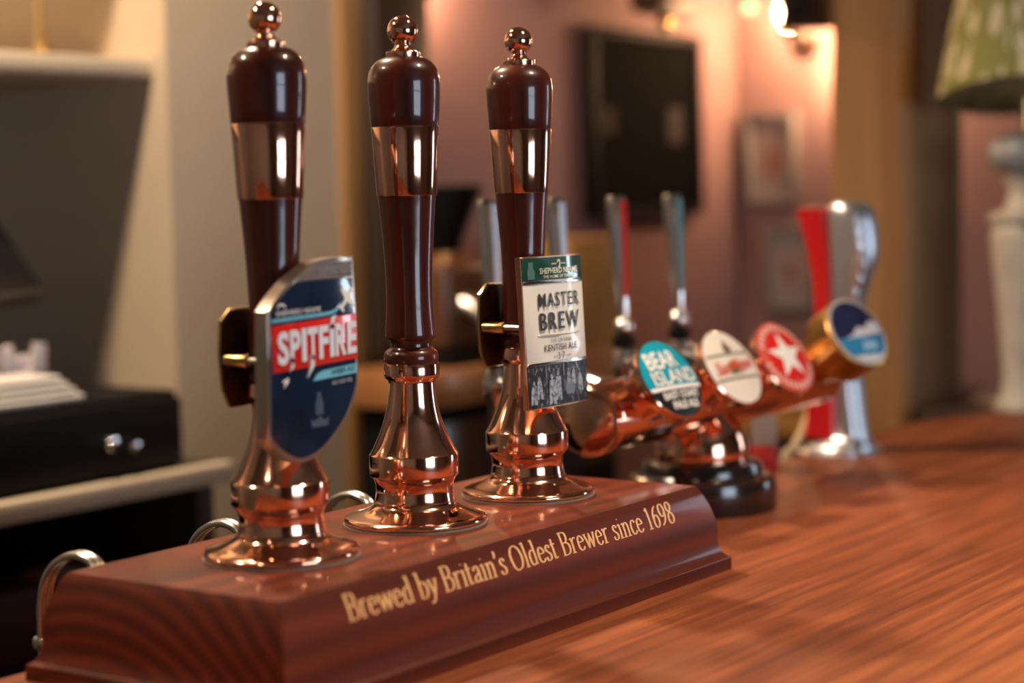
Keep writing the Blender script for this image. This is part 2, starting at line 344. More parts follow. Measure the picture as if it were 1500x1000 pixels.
# ---- serif lettering drawn with a broad nib: centre lines in cap-height units
G = {
 'B': (.52, [[(.10, 0), (.10, 1)], [(.02, .985), (.24, .985), (.38, .93), (.42, .78), (.37, .60), (.24, .535), (.12, .53)], [(.24, .535), (.42, .48), (.48, .28), (.43, .09), (.28, .015), (.02, .015)]]),
 'r': (.36, [[(.11, 0), (.11, .60)], [(.02, .60), (.11, .64)], [(.02, .012), (.22, .012)], [(.11, .44), (.18, .58), (.27, .64), (.34, .60)]]),
 'e': (.42, [[(.07, .38), (.36, .40), (.33, .56), (.22, .645), (.11, .56), (.06, .33), (.10, .11), (.22, .01), (.32, .05), (.38, .14)]]),
 'w': (.66, [[(.06, .64), (.20, .02)], [(.20, .02), (.35, .62)], [(.33, .64), (.47, .02)], [(.47, .02), (.61, .62)], [(.0, .635), (.14, .635)], [(.54, .635), (.67, .635)]]),
 'd': (.46, [[(.36, .04), (.36, 1.03)], [(.26, 1.0), (.36, 1.03)], [(.36, .03), (.45, .03)], [(.36, .56), (.25, .64), (.12, .55), (.06, .31), (.11, .09), (.21, .01), (.30, .06), (.36, .16)]]),
 'b': (.46, [[(.10, .04), (.10, 1.03)], [(.0, 1.0), (.10, 1.03)], [(.10, .52), (.19, .63), (.30, .62), (.39, .50), (.42, .32), (.37, .11), (.25, .01), (.10, .04)]]),
 'y': (.44, [[(.06, .64), (.23, .04)], [(.39, .63), (.22, .02), (.13, -.20), (.05, -.25), (.02, -.2)], [(.0, .635), (.15, .635)], [(.30, .635), (.46, .635)]]),
 'i': (.22, [[(.11, 0), (.11, .62)], [(.01, .60), (.11, .64)], [(.02, .012), (.21, .012)], [(.09, .865), (.13, .865)]]),
 't': (.29, [[(.11, .84), (.11, .12), (.17, .02), (.28, .06)], [(.0, .62), (.26, .63)]]),
 'a': (.42, [[(.07, .50), (.11, .60), (.21, .645), (.29, .58), (.31, .44), (.31, .10), (.36, .02), (.43, .06)], [(.31, .38), (.14, .29), (.06, .16), (.11, .03), (.21, .03), (.31, .13)]]),
 'n': (.48, [[(.11, 0), (.11, .60)], [(.01, .60), (.11, .64)], [(.02, .012), (.20, .012)], [(.11, .48), (.20, .61), (.30, .63), (.365, .54), (.37, .40), (.37, 0)], [(.28, .012), (.47, .012)]]),
 's': (.34, [[(.29, .53), (.22, .64), (.12, .62), (.075, .51), (.11, .41), (.22, .31), (.285, .20), (.26, .06), (.15, .005), (.06, .05), (.035, .16)]]),
 'O': (.70, [[(.34, 1.0), (.17, .91), (.075, .70), (.065, .45), (.12, .17), (.25, .02), (.36, .0), (.53, .10), (.62, .34), (.63, .58), (.56, .84), (.44, .97), (.34, 1.0)]]),
 'l': (.22, [[(.11, 0), (.11, 1.03)], [(.01, 1.0), (.11, 1.03)], [(.02, .012), (.21, .012)]]),
 'c': (.38, [[(.34, .53), (.29, .62), (.21, .64), (.11, .55), (.06, .32), (.10, .11), (.21, .01), (.31, .05), (.36, .14)]]),
 "'": (.17, [[(.09, 1.0), (.10, .86), (.05, .74)]]),
 '1': (.40, [[(.20, 0), (.20, .97)], [(.08, .88), (.20, .98)], [(.09, .012), (.31, .012)]]),
 '6': (.46, [[(.37, .97), (.21, .84), (.09, .58), (.06, .31), (.11, .08), (.22, .0), (.34, .07), (.39, .28), (.35, .49), (.24, .57), (.13, .50), (.075, .36)]]),
 '9': (.46, [[(.09, .02), (.25, .16), (.36, .42), (.39, .69), (.34, .92), (.22, .99), (.11, .92), (.06, .71), (.10, .50), (.21, .42), (.31, .49), (.375, .63)]]),
 '8': (.46, [[(.22, .54), (.11, .64), (.085, .80), (.13, .95), (.22, .99), (.32, .94), (.36, .80), (.32, .65), (.22, .54), (.10, .42), (.06, .23), (.11, .06), (.22, .0), (.34, .06), (.39, .23), (.34, .42), (.22, .54)]]),
 ' ': (.22, []),
}
STRAIGHT = {'B0', 'w0', 'w1', 'w2', 'w3'}
def nib(strokes, a=.055, b=.022):
    V, F = [], []
    for s in strokes:
        P = [Vector((x, y)) for x, y in s]
        if len(P) > 2: P = [Vector((p[0], p[1])) for p in cr([(x, y, 0) for x, y in s], 5)]
        else: P = [P[0].lerp(P[1], j / 8) for j in range(9)]
        k0 = len(V)
        for i, p in enumerate(P):
            t = (P[min(i + 1, len(P) - 1)] - P[max(i - 1, 0)]).normalized(); n = Vector((-t.y, t.x)); h = math.sqrt((a * n.x) ** 2 + (b * n.y) ** 2)
            h = max(h, .023)
            q = p + t * (-.012 if i == 0 else (.012 if i == len(P) - 1 else 0))
            V += [q + n * h, q - n * h]
        for i in range(len(P) - 1): F.append((k0 + 2 * i, k0 + 2 * i + 1, k0 + 2 * i + 3, k0 + 2 * i + 2))
    return V, F
def prof_at(z):
    for (o1, z1), (o2, z2) in zip(PROF, PROF[1:]):
        if z2 <= z <= z1: return o1 + (o2 - o1) * (z - z1) / (z2 - z1)
    return PROF[-1][0]
def plinth_text(body, xa, xb, ztop, zbase):
    adv = 0; items = []
    for ch in body:
        w_, s = G[ch]; items.append((adv, ch)); adv += w_ + .035
    k = (xb - xa) / (adv - .035); H = ztop - zbase
    V, F = [], []
    for a, ch in items:
        v, f = nib(G[ch][1]); b = len(V)
        for p in v:
            z = zbase + p.y * H; V.append((xa + (a + p.x) * k, YF - prof_at(z) - .00035, z + ZT - BAR))
        F += [tuple(i + b for i in q) for q in f]
    o = raw('lettering', V, F, GOLDLET, PL, fix=False); o['label'] = "gold serif lettering reading Brewed by Britain's Oldest Brewer since 1698"
plinth_text("Brewed by Britain's Oldest Brewer since 1698", -.2095, .2005, -.0052, -.0216)

# ------------------------------------------------------------------ hand pumps
def arc(pts, n=5): return [(p.x, p.y) for p in cr([(a, b, 0) for a, b in pts], n)]
def hand_pump(x, label):
    e = empty('hand_pump', (x, 0, ZT), label, 'hand pump', 'hand pumps on the plinth')
    lathe('gasket', [(0, 0), (.0548, 0), (.0548, .0014), (0, .0014)], GASKET, e, 72)
    lathe('flange', [(0, .0014), (.0525, .0014)] + arc([(.0528, .0016), (.0542, .0036), (.0531, .0060), (.0490, .0075), (.0440, .0088), (.0390, .0106), (.0345, .0128), (.0317, .0152), (.0307, .0174)]) + [(0, .0174)], COPPER2, e, 96)
    lathe('pump_body', [(0, .0174), (.0299, .0174), (.0303, .0182)] + arc([(.0298, .0200), (.0292, .0255), (.0296, .0312), (.0314, .0355)], 5) + [(.0331, .0368), (.0337, .0376), (.0338, .0382), (.0338, .0520), (.0336, .0532)] + arc([(.0328, .0540), (.0300, .0590), (.0260, .0680), (.0222, .0780), (.0195, .0890), (.0181, .1000), (.0177, .1075)], 6) + [(.0180, .1095), (0, .1095)], COPPER, e, 96)
    lathe('collar', [(0, .1090), (.0182, .1090), (.0200, .1105), (.0210, .1122), (.0211, .1130), (.0211, .1208), (.0207, .1216), (0, .1216)], COPPER, e, 72)
    lathe('handle_grip', [(0, .1216), (.0196, .1216)] + arc([(.0200, .1222), (.0206, .1250), (.0203, .1285), (.0186, .1312), (.0165, .1325)], 4) + arc([(.0155, .1340), (.0154, .1370), (.0163, .1395)], 4) + [(.0186, .1402), (.0192, .1412)] + arc([(.0191, .1440), (.0180, .1560), (.0174, .1680), (.0174, .1820), (.0181, .2000), (.0194, .2200), (.0208, .2380), (.0216, .2470)], 5) + [(0, .247)], HANDLE, e, 72)
    lathe('copper_band', [(0, .2468), (.0221, .2468), (.0223, .2474), (.0252, .2972), (.0250, .2978), (0, .2978)], COPPER, e, 96)
    lathe('handle_top', [(0, .2978), (.0250, .2978), (.0253, .2984)] + arc([(.0259, .3080), (.0266, .3180), (.0270, .3270), (.0267, .3340), (.0252, .3400), (.0220, .3446), (.0180, .3477), (.0140, .3492)], 5) + [(0, .3494)], HANDLE, e, 72)
    lathe('finial', [(0, .3486), (.0126, .3486), (.0129, .3493), (.0129, .3528), (.0124, .3535), (.0102, .3539)] + arc([(.0090, .3544), (.0068, .3564), (.0060, .3582), (.0063, .3594)], 4) + [(.0113 * math.cos(t), .369 + .0113 * math.sin(t)) for t in [math.radians(-56 + 146 * k / 16) for k in range(16)]] + [(0, .3803)], COPPER, e, 48)
    return e
hand_pump(-.15, 'copper and mahogany hand pump wearing the navy oval-cornered badge')
hand_pump(0, 'copper and mahogany hand pump without a badge, standing in the middle')
hand_pump(.15, 'copper and mahogany hand pump wearing the white rectangular badge')

# ------------------------------------------------------------------ pump clips
def bracket(e, zc, yface):
    o = [(-.017, .034), (.017, .034), (.0265, .026), (.0285, .004), (.0265, -.020), (.020, -.0325), (-.020, -.0325), (-.0265, -.020), (-.0285, .004), (-.0265, .026)]
    pl = prism('back_plate', o, 0, .002, lambda a, b, d: (a, .0245 - d, b + zc), BRONZE, e, .0004)
    tr = prism('plate_rim', [(a * 1.035, b * 1.03) for a, b in o], 0, .0025, lambda a, b, d: (a, .0240 + d, b + zc), BRASS, e)
    for s in (-1, 1):
        c = prism('clamp_boss', [(.0045 * math.cos(t), .0045 * math.sin(t)) for t in [2 * math.pi * k / 16 for k in range(16)]], 0, .02, lambda a, b, d, s=s: (s * .0245 + a, .0225 - d, zc + b), BRASS, e, .0008)
        tube('screw', [(s * .0245, .005, zc), (s * .0245, yface + .001, zc)], .0022, STEEL, e)
        lathe('nut', [(0, 0), (.0042, 0), (.0042, .005), (0, .005)], STEEL, e, 8, mtx=Matrix.Translation((s * .0245, yface + .006, zc)) @ Matrix.Rotation(math.pi / 2, 4, 'X'))
def clip_spitfire():
    e = empty('pump_clip', (-.15, 0, ZT), 'navy enamel pump clip with red SPITFIRE banner and silver rim', 'pump clip')
    out = [(-.0500, .0895), (-.0495, .110), (-.0485, .140), (-.0470, .1733)] + [(p.x, p.y) for p in cr([(-.0470, .1733, 0), (-.0373, .1825, 0), (-.0234, .1925, 0), (-.0031, .2023, 0), (.0090, .2052, 0), (.0225, .2062, 0)], 4)][1:] + [(.0413, .2064), (.0423, .165), (.0428, .124)] + [(p.x, p.y) for p in cr([(.0428, .124, 0), (.0422, .1175, 0), (.0360, .1048, 0), (.0262, .0925, 0), (.0085, .0785, 0), (-.0055, .0722, 0), (-.0160, .0703, 0), (-.0240, .0710, 0), (-.0340, .0755, 0), (-.0430, .0820, 0), (-.0500, .0895, 0)], 4)][1:-1]
    yf = -.037
    mp = lambda a, b, d: (a, yf - d, b)
    prism('clip_body', out, -.0112, 0, mp, SILVER, e, .0009)
    cx, cz = -.003, .138
    ins = [(cx + (a - cx) * .945, cz + (b - cz) * .955) for a, b in out]
    ztop = .1918; panel = []
    for i in range(len(ins)):
        (a0_, b0_), (a1_, b1_) = ins[i - 1], ins[i]
        if (b0_ < ztop) != (b1_ < ztop): t_ = (ztop - b0_) / (b1_ - b0_); panel.append((a0_ + (a1_ - a0_) * t_, ztop))
        if b1_ < ztop: panel.append((a1_, b1_))
    prism('enamel_panel', panel, 0, .0007, mp, NAVY, e, .0003)
    head = []
    for i in range(len(ins)):
        (a0_, b0_), (a1_, b1_) = ins[i - 1], ins[i]; zh = ztop + .0006
        if (b0_ > zh) != (b1_ > zh): t_ = (zh - b0_) / (b1_ - b0_); head.append((a0_ + (a1_ - a0_) * t_, zh))
        if b1_ > zh: head.append((a1_, b1_))
    prism('pewter_header', head, 0, .0004, mp, noisy('dull_pewter', (.16, .13, .12), (.26, .22, .20), 300, rough=.5, metal=.5), e)
    text('lettering', 'SHEPHERD NEAME', (.004, .1955, .039, .1955, .0055), mp, pmat('embossed_silver', (.50, .46, .43), .4, .8), e, .0, .0009)
    # cyan swoosh
    ctr = cr([(-.0450, .1668, 0), (-.020, .1676, 0), (.004, .1682, 0), (.016, .1690, 0), (.0225, .1715, 0), (.0262, .1758, 0)], 5)
    L_, R_ = [], []
    for i, p in enumerate(ctr):
        t = (ctr[min(i + 1, len(ctr) - 1)] - ctr[max(i - 1, 0)]).normalized(); n = Vector((-t.y, t.x, 0)); h = .0011 * (1 if i < len(ctr) - 6 else (len(ctr) - i) / 7)
        L_.append((p + n * h)[:2]); R_.append((p - n * h)[:2])
    prism('swoosh', L_ + R_[::-1], 0, .0011, mp, CYAN, e)
    # little aeroplane
    def rot(pts, c, an): return [(c[0] + x * math.cos(an) - y * math.sin(an), c[1] + x * math.sin(an) + y * math.cos(an)) for x, y in pts]
    pl = [(0, .0105), (.0013, .009), (.0016, .004), (.0085, .0028), (.0088, .0008), (.0016, -.001), (.001, -.0065), (.0035, -.0078), (.0035, -.0090), (0, -.0092), (-.0035, -.0090), (-.0035, -.0078), (-.001, -.0065), (-.0016, -.001), (-.0088, .0008), (-.0085, .0028), (-.0016, .004), (-.0013, .009)]
    prism('aeroplane', rot(pl, (.0318, .1772), -.75), 0, .0012, mp, WHITE, e)
    text('lettering', 'SHEPHERD NEAME', (-.0400, .1698, .0048, .1704, .0034), mp, WHITE, e, .0, .0009)
    prism('crest', [(-.0345 + .0042 * math.cos(t), .1752 + .0028 * math.sin(t)) for t in [math.pi * k / 8 for k in range(9)]] + [(-.0345 + .0032 * math.cos(t), .1748 + .002 * math.sin(t)) for t in [math.pi * (8 - k) / 8 for k in range(9)]], 0, .0009, mp, WHITE, e)
    bn = prism('banner', [(-.0452, .1635), (.0418, .1668), (.0415, .1355), (-.0446, .1325)], 0, .0013, mp, RED, e, .0003)
    # SPITFIRE in heavy condensed letters with swashes
    LT = pmat('pale_blue_white', (.72, .76, .82), .25, 0, .6)
    body = 'SPITFIRE'; wd = [1.05, 1, .5, 1, .95, .5, 1.05, .95]; tot = sum(wd); a = -.0412; span = .0818
    for ch, w_ in zip(body, wd):
        ww = span * w_ / tot; b0 = .1372 + (a + .04) * .032
        text('letter', ch, (a + .0006, b0, a + ww - .0006, b0 + ww * .03, .0222), mp, LT, e, .035, .0021); a += ww
    prism('swash', [(-.0284, .1415), (-.0246, .1415), (-.0252, .1355), (-.0292, .1322), (-.0274, .1364)], 0, .0021, mp, LT, e)
    prism('swash', [(-.0077, .142), (-.0037, .142), (-.0048, .134), (-.0118, .1266), (-.0085, .1345)], 0, .0021, mp, LT, e)
    prism('swash', [(.0122, .158), (.0164, .158), (.0172, .1635), (.0198, .1672), (.0146, .1655)], 0, .0021, mp, LT, e)
    prism('tab', [(.0408, .1322), (.0405, .1257), (.018, .1248), (-.0052, .1240), (-.0010, .1282), (.0050, .1302), (.018, .1310)], 0, .0012, mp, CYAN, e)
    text('lettering', 'AMBER ALE', (.0130, .1266, .0380, .1278, .0034), mp, INK, e, .0, .0015)
    text('lettering', 'ALC 4.2% VOL', (.0145, .1195, .0358, .1203, .0028), mp, pmat('faint_white', (.5, .55, .6), .4), e, 0, .0009)
    prism('mark', [(-.0360, .1262), (-.0295, .1285), (-.0298, .1255), (-.0345, .1215), (-.0330, .1250)], 0, .0009, mp, WHITE, e)
    FN = pmat('faint_blue_print', (.06, .085, .13), .3, 0, 1)
    prism('bottle_emblem', [(-.0035, .1005), (.0045, .1005), (.0045, .1085), (.0025, .112), (.0022, .116), (-.0012, .116), (-.0015, .112), (-.0035, .1085)], 0, .0009, mp, FN, e)
    prism('crown_emblem', [(-.0075, .0925), (.009, .0925), (.010, .0985), (.006, .0965), (.0008, .0995), (-.0045, .0965), (-.0085, .0985)], 0, .0009, mp, FN, e)
    bracket(e, .138, yf + .0112)
clip_spitfire()
def clip_master():
    e = empty('pump_clip', (.15, 0, ZT), 'white rectangular pump clip lettered MASTER BREW with green top band', 'pump clip')
    z0, z1 = .0755, .1962
    def mp(a, b, d):                    # leans out at the foot, bows gently across
        t = (b - z0) / (z1 - z0); y = -.0365 + .0055 * t + .0016 * (a / .043) ** 2
        return (a - .0035, y - d, b)
    def grid(name, a0, a1, b0, b1, d0, d1, mat, n=10):
        return prism(name, [(a0 + (a1 - a0) * k / n, b0) for k in range(n + 1)] + [(a1 + (a0 - a1) * k / n, b1) for k in range(n + 1)], d0, d1, mp, mat, e, .0003)
    CB = pmat('copper_brown_edge', (.62, .36, .24), .3, 1)
    grid('clip_body', -.0430, .0430, z0, z1, -.0052, 0, CB)
    grid('header_band', -.0420, .0425, .1772, .1952, 0, .0007, GREEN)
    grid('silver_rule', -.0425, .0428, .1744, .1770, 0, .0011, pmat('polished_tin', (.75, .66, .58), .18, 1))
    grid('enamel_panel', -.0425, .0426, .1122, .1742, 0, .0007, IVORY)
    grid('silver_rule', -.0425, .0428, .1098, .1120, 0, .0011, pmat('polished_tin', (.75, .66, .58), .18, 1))
    PH = pmat('old_photograph', (.02, .022, .026), .5, 0, 0); N, L = nodes(PH); b = N['Principled BSDF']
    tc = N.new('ShaderNodeTexCoord'); mpn = N.new('ShaderNodeMapping'); mpn.inputs['Scale'].default_value = (1, .2, .5)
    nz = N.new('ShaderNodeTexNoise'); nz.inputs['Scale'].default_value = 260; nz.inputs['Detail'].default_value = 4; nz.inputs['Roughness'].default_value = .6; nz.inputs['Distortion'].default_value = .6
    rp = N.new('ShaderNodeValToRGB'); ramp(rp, [(.47, (.004, .005, .007)), (.56, (.02, .024, .03)), (.66, (.16, .19, .23))])
    L.new(tc.outputs['Object'], mpn.inputs[0]); L.new(mpn.outputs[0], nz.inputs['Vector']); L.new(nz.outputs['Fac'], rp.inputs[0]); L.new(rp.outputs[0], b.inputs['Base Color'])
    grid('photo_print', -.0422, .0424, .0765, .1097, 0, .0007, PH)
    # figures of the printed photograph
    PG = noisy('photo_pale_grey', (.07, .088, .11), (.30, .36, .43), 300, rough=.5, lo=.35, hi=.55)
    def fig(cx, zb, h, lean=0):
        w_ = h * .17
        body = [(cx - w_ * 1.15, zb), (cx - w_ * .2, zb + h * .05), (cx - w_ * .1, zb + h * .45), (cx + w_ * .1, zb + h * .03), (cx + w_ * 1.2, zb), (cx + w_ * 1.05, zb + h * .5), (cx + w_ * .8 + lean, zb + h * .78), (cx - w_ * .7 + lean, zb + h * .78), (cx - w_, zb + h * .5)]
        prism('printed_figure', body, 0, .0009, mp, PG, e)
        prism('printed_head', [(cx + lean + h * .075 * math.cos(t), zb + h * .88 + h * .085 * math.sin(t)) for t in [2 * math.pi * k / 10 for k in range(10)]], 0, .0009, mp, PG, e)
    for cx, zb, h, l in ((-.0365, .0790, .020, .001), (-.0285, .0830, .019, -.0005), (-.0115, .0775, .0255, .0), (-.0035, .0800, .025, .001), (.0130, .0900, .0155, 0), (.0200, .0910, .015, .0005), (.0305, .0850, .019, -.0008)): fig(cx, zb, h, l)
    prism('printed_barrel', [(.0085, .0840), (.0200, .0840), (.0215, .0890), (.0205, .0930), (.0080, .0930), (.0070, .0890)], 0, .00095, mp, pmat('photo_mid_grey', (.10, .12, .15), .35, 0, .5), e)
    for ax in (-.019, .006, .0255): grid('printed_pole', ax, ax + .0007, .0870, .1092, 0, .00085, PG, 1)
    # header: emblem and lettering
    GL = pmat('pale_gold', (.74, .62, .40), .3, .6)
    prism('emblem', [(.0065, .1865), (.0085, .1865), (.0098, .1905), (.0090, .1930), (.0060, .1930), (.0050, .1905), (.0062, .1905), (.0070, .1920), (.0084, .1918), (.0086, .1900)], 0, .0012, mp, GL, e)
    for a0, a1 in ((-.0025, .0040), (.0112, .0175)): grid('emblem_bar', a0, a1, .1893, .1902, 0, .0012, GL, 2)
    text('lettering', 'SHEPHERD NEAME', (-.0205, .1822, .0345, .1822, .0047), mp, GL, e, .015, .0013)
    text('lettering', 'THE HOME OF THE HOP', (-.0160, .1785, .0320, .1785, .0026), mp, GL, e, .005, .0013)
    prism('header_figure', [(-.0355, .1785), (-.0270, .1785), (-.0265, .184), (-.0285, .188), (-.0280, .192), (-.0340, .192), (-.0345, .188), (-.0360, .184)], 0, .0009, mp, pmat('sea_green_print', (.06, .13, .12), .3, 0, .6), e)
    for tx, bx, h in (('MASTER', (-.0238, .1558, .0345, .1558), .0112), ('BREW', (-.0238, .1374, .0332, .1374), .0138)):
        text('lettering_edge', tx, (bx[0] - .0007, bx[1] - .0004, bx[2] - .0007, bx[3] - .0004, h), mp, GL, e, .006, .0009, space=1.2)
        text('lettering', tx, (*bx, h), mp, INK, e, .006, .0016, space=1.2)
    grid('rule', -.0272, .0332, .1330, .1338, 0, .0012, GL)
    text('lettering', 'THE ORIGINAL', (-.0105, .1272, .0212, .1272, .0030), mp, GREYINK, e, .0, .0012, space=1.1)
    text('lettering', 'KENTISH ALE', (-.0196, .1203, .0276, .1203, .0052), mp, INK, e, .008, .0012, space=1.1)
    text('lettering', '3\u00b77', (-.0010, .1133, .0085, .1133, .0055), mp, INK, e, .0, .0012)
    for tx, a0, a1 in (('ALC', -.0080, -.0022), ('% VOL', .0095, .0180)): text('lettering', tx, (a0, .1145, a1, .1147, .0018), mp, GREYINK, e, 0, .0012)
    bracket(e, .139, -.029)
clip_master()

# ------------------------------------------------------------------ beer pipes behind the plinth
for i, x in enumerate((-.225, -.080, .070)):
    e = empty('beer_pipe', (x, .13, BAR), ['bent double steel pipe at the plinth corner beside the lettered plinth end grain', 'bent double steel pipe rising behind the pump with the navy badge', 'bent double steel pipe rising between the navy-badged pump and the plain pump'][i], 'pipe', 'bent pipes behind the plinth')
    zt = ZT - BAR
    path = cr([(0, -.032, zt - .022), (0, -.030, zt - .010), (0, -.022, zt - .0005), (0, -.006, zt + .0025), (0, .012, zt - .0045), (0, .024, zt - .017), (0, .0295, zt - .034), (0, .031, zt - .055), (0, .032, -.10)], 6)
    for s in (-1, 1): tube('pipe', [p + Vector((s * .0031, 0, 0)) for p in path], .0031, STEEL, e)
    lathe('ferrule', [(.003, 0), (.0075, 0), (.0085, .002), (.0085, .006), (.0075, .008), (.003, .008)], STEEL, e, 20, loc=(0, .0318, zt - .068))

# ------------------------------------------------------------------ copper T-bar beer tower
def tower():
    bx, by = .5325, .054
    e = empty('beer_tower', (bx, by, BAR), 'copper T-bar beer tower with four round badges and four chrome taps', 'beer tower')
    lathe('tower_base', [(0, 0), (.0745, 0), (.0752, .002), (.0752, .024), (.0740, .030), (.0700, .0335), (.0640, .0345), (.0615, .037), (.0612, .043), (.059, .0475), (.052, .0495), (.0475, .050), (0, .050)], BLACKW, e, 64)
    lathe('tower_neck', [(.0470, .050), (.0474, .052)] + arc([(.0476, .056), (.0468, .066), (.0435, .077), (.0375, .087), (.0310, .095)], 5) + [(0, .097)], COPPER, e, 64)
    zc = .039 + ZT - BAR; yc = 0; R = .0335
    Rx = Matrix.Rotation(math.pi / 2, 4, 'Y')
    xa, xb = .322 - bx, .79 - bx
    lathe('crossbar', [(0, 0), (R - .001, 0), (R, .001), (R, .010), (R - .0008, .011), (R - .0008, .0125), (R, .0135), (R, xb - xa - .012), (R - .0008, xb - xa - .011), (R - .0008, xb - xa - .0095), (R, xb - xa - .009), (R, xb - xa - .001), (R - .001, xb - xa), (0, xb - xa)], COPPER, e, 72, mtx=Matrix.Translation((xa, yc, zc)) @ Rx)
    lathe('end_cap', arc([(0, -.0045), (.012, -.0042), (.022, -.003), (.0295, -.0005), (.0315, .001)], 4) + [(0, .001)], COPPER2, e, 48, mtx=Matrix.Translation((xa, yc, zc)) @ Rx)
    el = math.radians(32)
    RIMS = [COPPER, COPPER, COPPER, BRASS]
    for k in range(4):
        lx = (.384, .500, .615, .748)[k] - bx; az = math.radians((-6, -5, -8, -16)[k])
        n = Vector((math.sin(az) * math.cos(el), -math.cos(az) * math.cos(el), math.sin(el))); a = Vector((0, 0, 1)).cross(n).normalized(); b = n.cross(a)
        M = Matrix((a, b, n)).transposed().to_4x4(); org = Vector((lx, yc, zc)); M.translation = org
        D = (.067, .067, .067, .100)[k]; rr = .0405
        if k < 3: prof = arc([(.0235, .024), (.0255, .034), (.0315, .047), (.0375, .056)], 4) + [(.0400, .058), (rr, .060), (rr, D - .001), (rr - .001, D), (0, D)]
        else: prof = arc([(.0235, .024), (.0262, .038), (.0330, .052), (.0375, .060)], 4) + [(.0395, .062), (rr, .0635), (rr + .0005, D - .005), (rr + .001, D - .001), (rr - .0005, D), (0, D)]
        h = lathe('lens_housing', prof, pmat('ochre_gold_metal', (.62, .36, .10), .3, 1) if k == 3 else COPPER, e, 64, mtx=M)
        def mp(u, v, d, M=M, D=D): return M @ Vector((u, v, D + d + .0035 * (1 - (u * u + v * v) / .0016)))
        def mpp(u, v, d, mp=mp): return tuple(mp(u, v, d))
        circ = lambda r, n=40, a0=0, a1=2 * math.pi: [(r * math.cos(a0 + (a1 - a0) * i / n), r * math.sin(a0 + (a1 - a0) * i / n)) for i in range(n + (0 if abs(a1 - a0 - 2 * math.pi) < 1e-6 else 1))]
        def disc(name, r, mat, d=.0, rings=6, r0=0):
            v, f = [], []
            for q in range(rings + 1):
                rad = max(r0 + (r - r0) * q / rings, 1e-4); v += [mpp(rad * math.cos(2 * math.pi * i / 40), rad * math.sin(2 * math.pi * i / 40), d) for i in range(40)]
            for q in range(rings): f += [(40 * q + i, 40 * q + (i + 1) % 40, 40 * q + 40 + (i + 1) % 40, 40 * q + 40 + i) for i in range(40)]
            return raw(name, v, f, mat, h, 60, fix=False)
        def clipz(poly_lo, poly_hi, r, n=16):     # horizontal band of the disc between two heights
            a_lo = math.asin(max(-1, min(1, poly_lo / r))); a_hi = math.asin(max(-1, min(1, poly_hi / r)))
            return [(r * math.cos(a_lo + (a_hi - a_lo) * i / n), r * math.sin(a_lo + (a_hi - a_lo) * i / n)) for i in range(n + 1)] + [(-r * math.cos(a_hi + (a_lo - a_hi) * i / n), r * math.sin(a_hi + (a_lo - a_hi) * i / n)) for i in range(n + 1)]
        def band(name, lo, hi, r, mat, d):
            v, f = [], []; nn = 12
            for j in range(nn + 1):
                y = lo + (hi - lo) * j / nn; x = math.sqrt(max(r * r - y * y, 1e-9)); v += [mpp(-x + 2 * x * i / 16, y, d) for i in range(17)]
            for j in range(nn): f += [(17 * j + i, 17 * j + i + 1, 17 * j + 18 + i, 17 * j + 17 + i) for i in range(16)]
            return raw(name, v, f, mat, h, 60, fix=False)
        r = .0385
        if k == 0:
            disc('badge', r, TEAL); band('badge_foot', -.0380, -.0125, .0384, INK, .0003); band('badge_rule', -.0122, -.0088, .0384, WHITE, .0005)
            text('lettering', 'BEAR', (-.0275, .0088, .0165, .0098, .0175), mpp, WHITE, h, .018, .0012)
            text('lettering', 'ISLAND', (-.0290, -.0078, .0345, -.0068, .0150), mpp, WHITE, h, .014, .0012)
            text('lettering', 'EAST COAST', (-.0250, -.0215, .0270, -.0215, .0070), mpp, WHITE, h, .03, .0012)
            text('lettering', 'PALE ALE', (-.0170, -.0315, .0200, -.0315, .0075), mpp, WHITE, h, .03, .0012)
        elif k == 1:
            disc('badge', .0395, pmat('cream_white_enamel', (.72, .66, .60), .2, 0, .8))
            for z in (.0115, -.0145): band('badge_rule', z, z + .0024, .037, pmat('olive_grey_print', (.14, .13, .09), .4), .0004)
            SR = pmat('script_red', (.60, .06, .035), .35, 0, .4); SG = pmat('script_green', (.09, .14, .06), .35, 0, .4)
            text('lettering', 'San', (-.0310, -.0085, -.0090, -.0075, .0140), mpp, SR, h, .01, .0012, slant=.2)
            text('lettering', 'Miguel', (-.0070, -.0095, .0290, -.0080, .0165), mpp, SR, h, .01, .0012, slant=.2)
            prism('green_shade', [(-.0110, -.009), (.004, -.009), (.006, .003), (-.009, .003)], .0003, .0007, mpp, SG, h)
            prism('ship_emblem', [(-.003, .0148), (.006, .0148), (.008, .019), (.0045, .023), (.0035, .029), (-.0005, .024), (-.004, .020)], .0002, .0009, mpp, pmat('brown_print', (.12, .07, .035), .4), h)
        elif k == 2:
            disc('badge', .0395, pmat('pale_red_enamel', (.62, .10, .08), .2, 0, .8)); disc('badge_centre', .0285, RED, .0004)
            star = []
            for i in range(10):
                rad = .0275 if i % 2 == 0 else .0110; t = math.pi / 2 + math.pi * i / 5; star.append((rad * math.cos(t), rad * math.sin(t)))
            v = [mpp(0, 0, .0010)] + [mpp(x, y, .0010) for x, y in star]; raw('star', v, [(0, 1 + i, 1 + (i + 1) % 10) for i in range(10)], WHITE, h, fix=False)
            mk = []
            PM = pmat('pale_pink_print', (.75, .45, .40), .35, 0, .5)
            v, f = [], []
            for i in range(30):
                t = 2 * math.pi * i / 30
                if i % 15 in (0, 14): continue
                c0 = len(v)
                for dr, dt in ((.0308, -.07), (.0308, .06), (.0365, .06), (.0365, -.07)): v.append(mpp(dr * math.cos(t + dt), dr * math.sin(t + dt), .0007))
                f.append((c0, c0 + 1, c0 + 2, c0 + 3))
            raw('rim_marks', v, f, PM, h, fix=False)
        else:
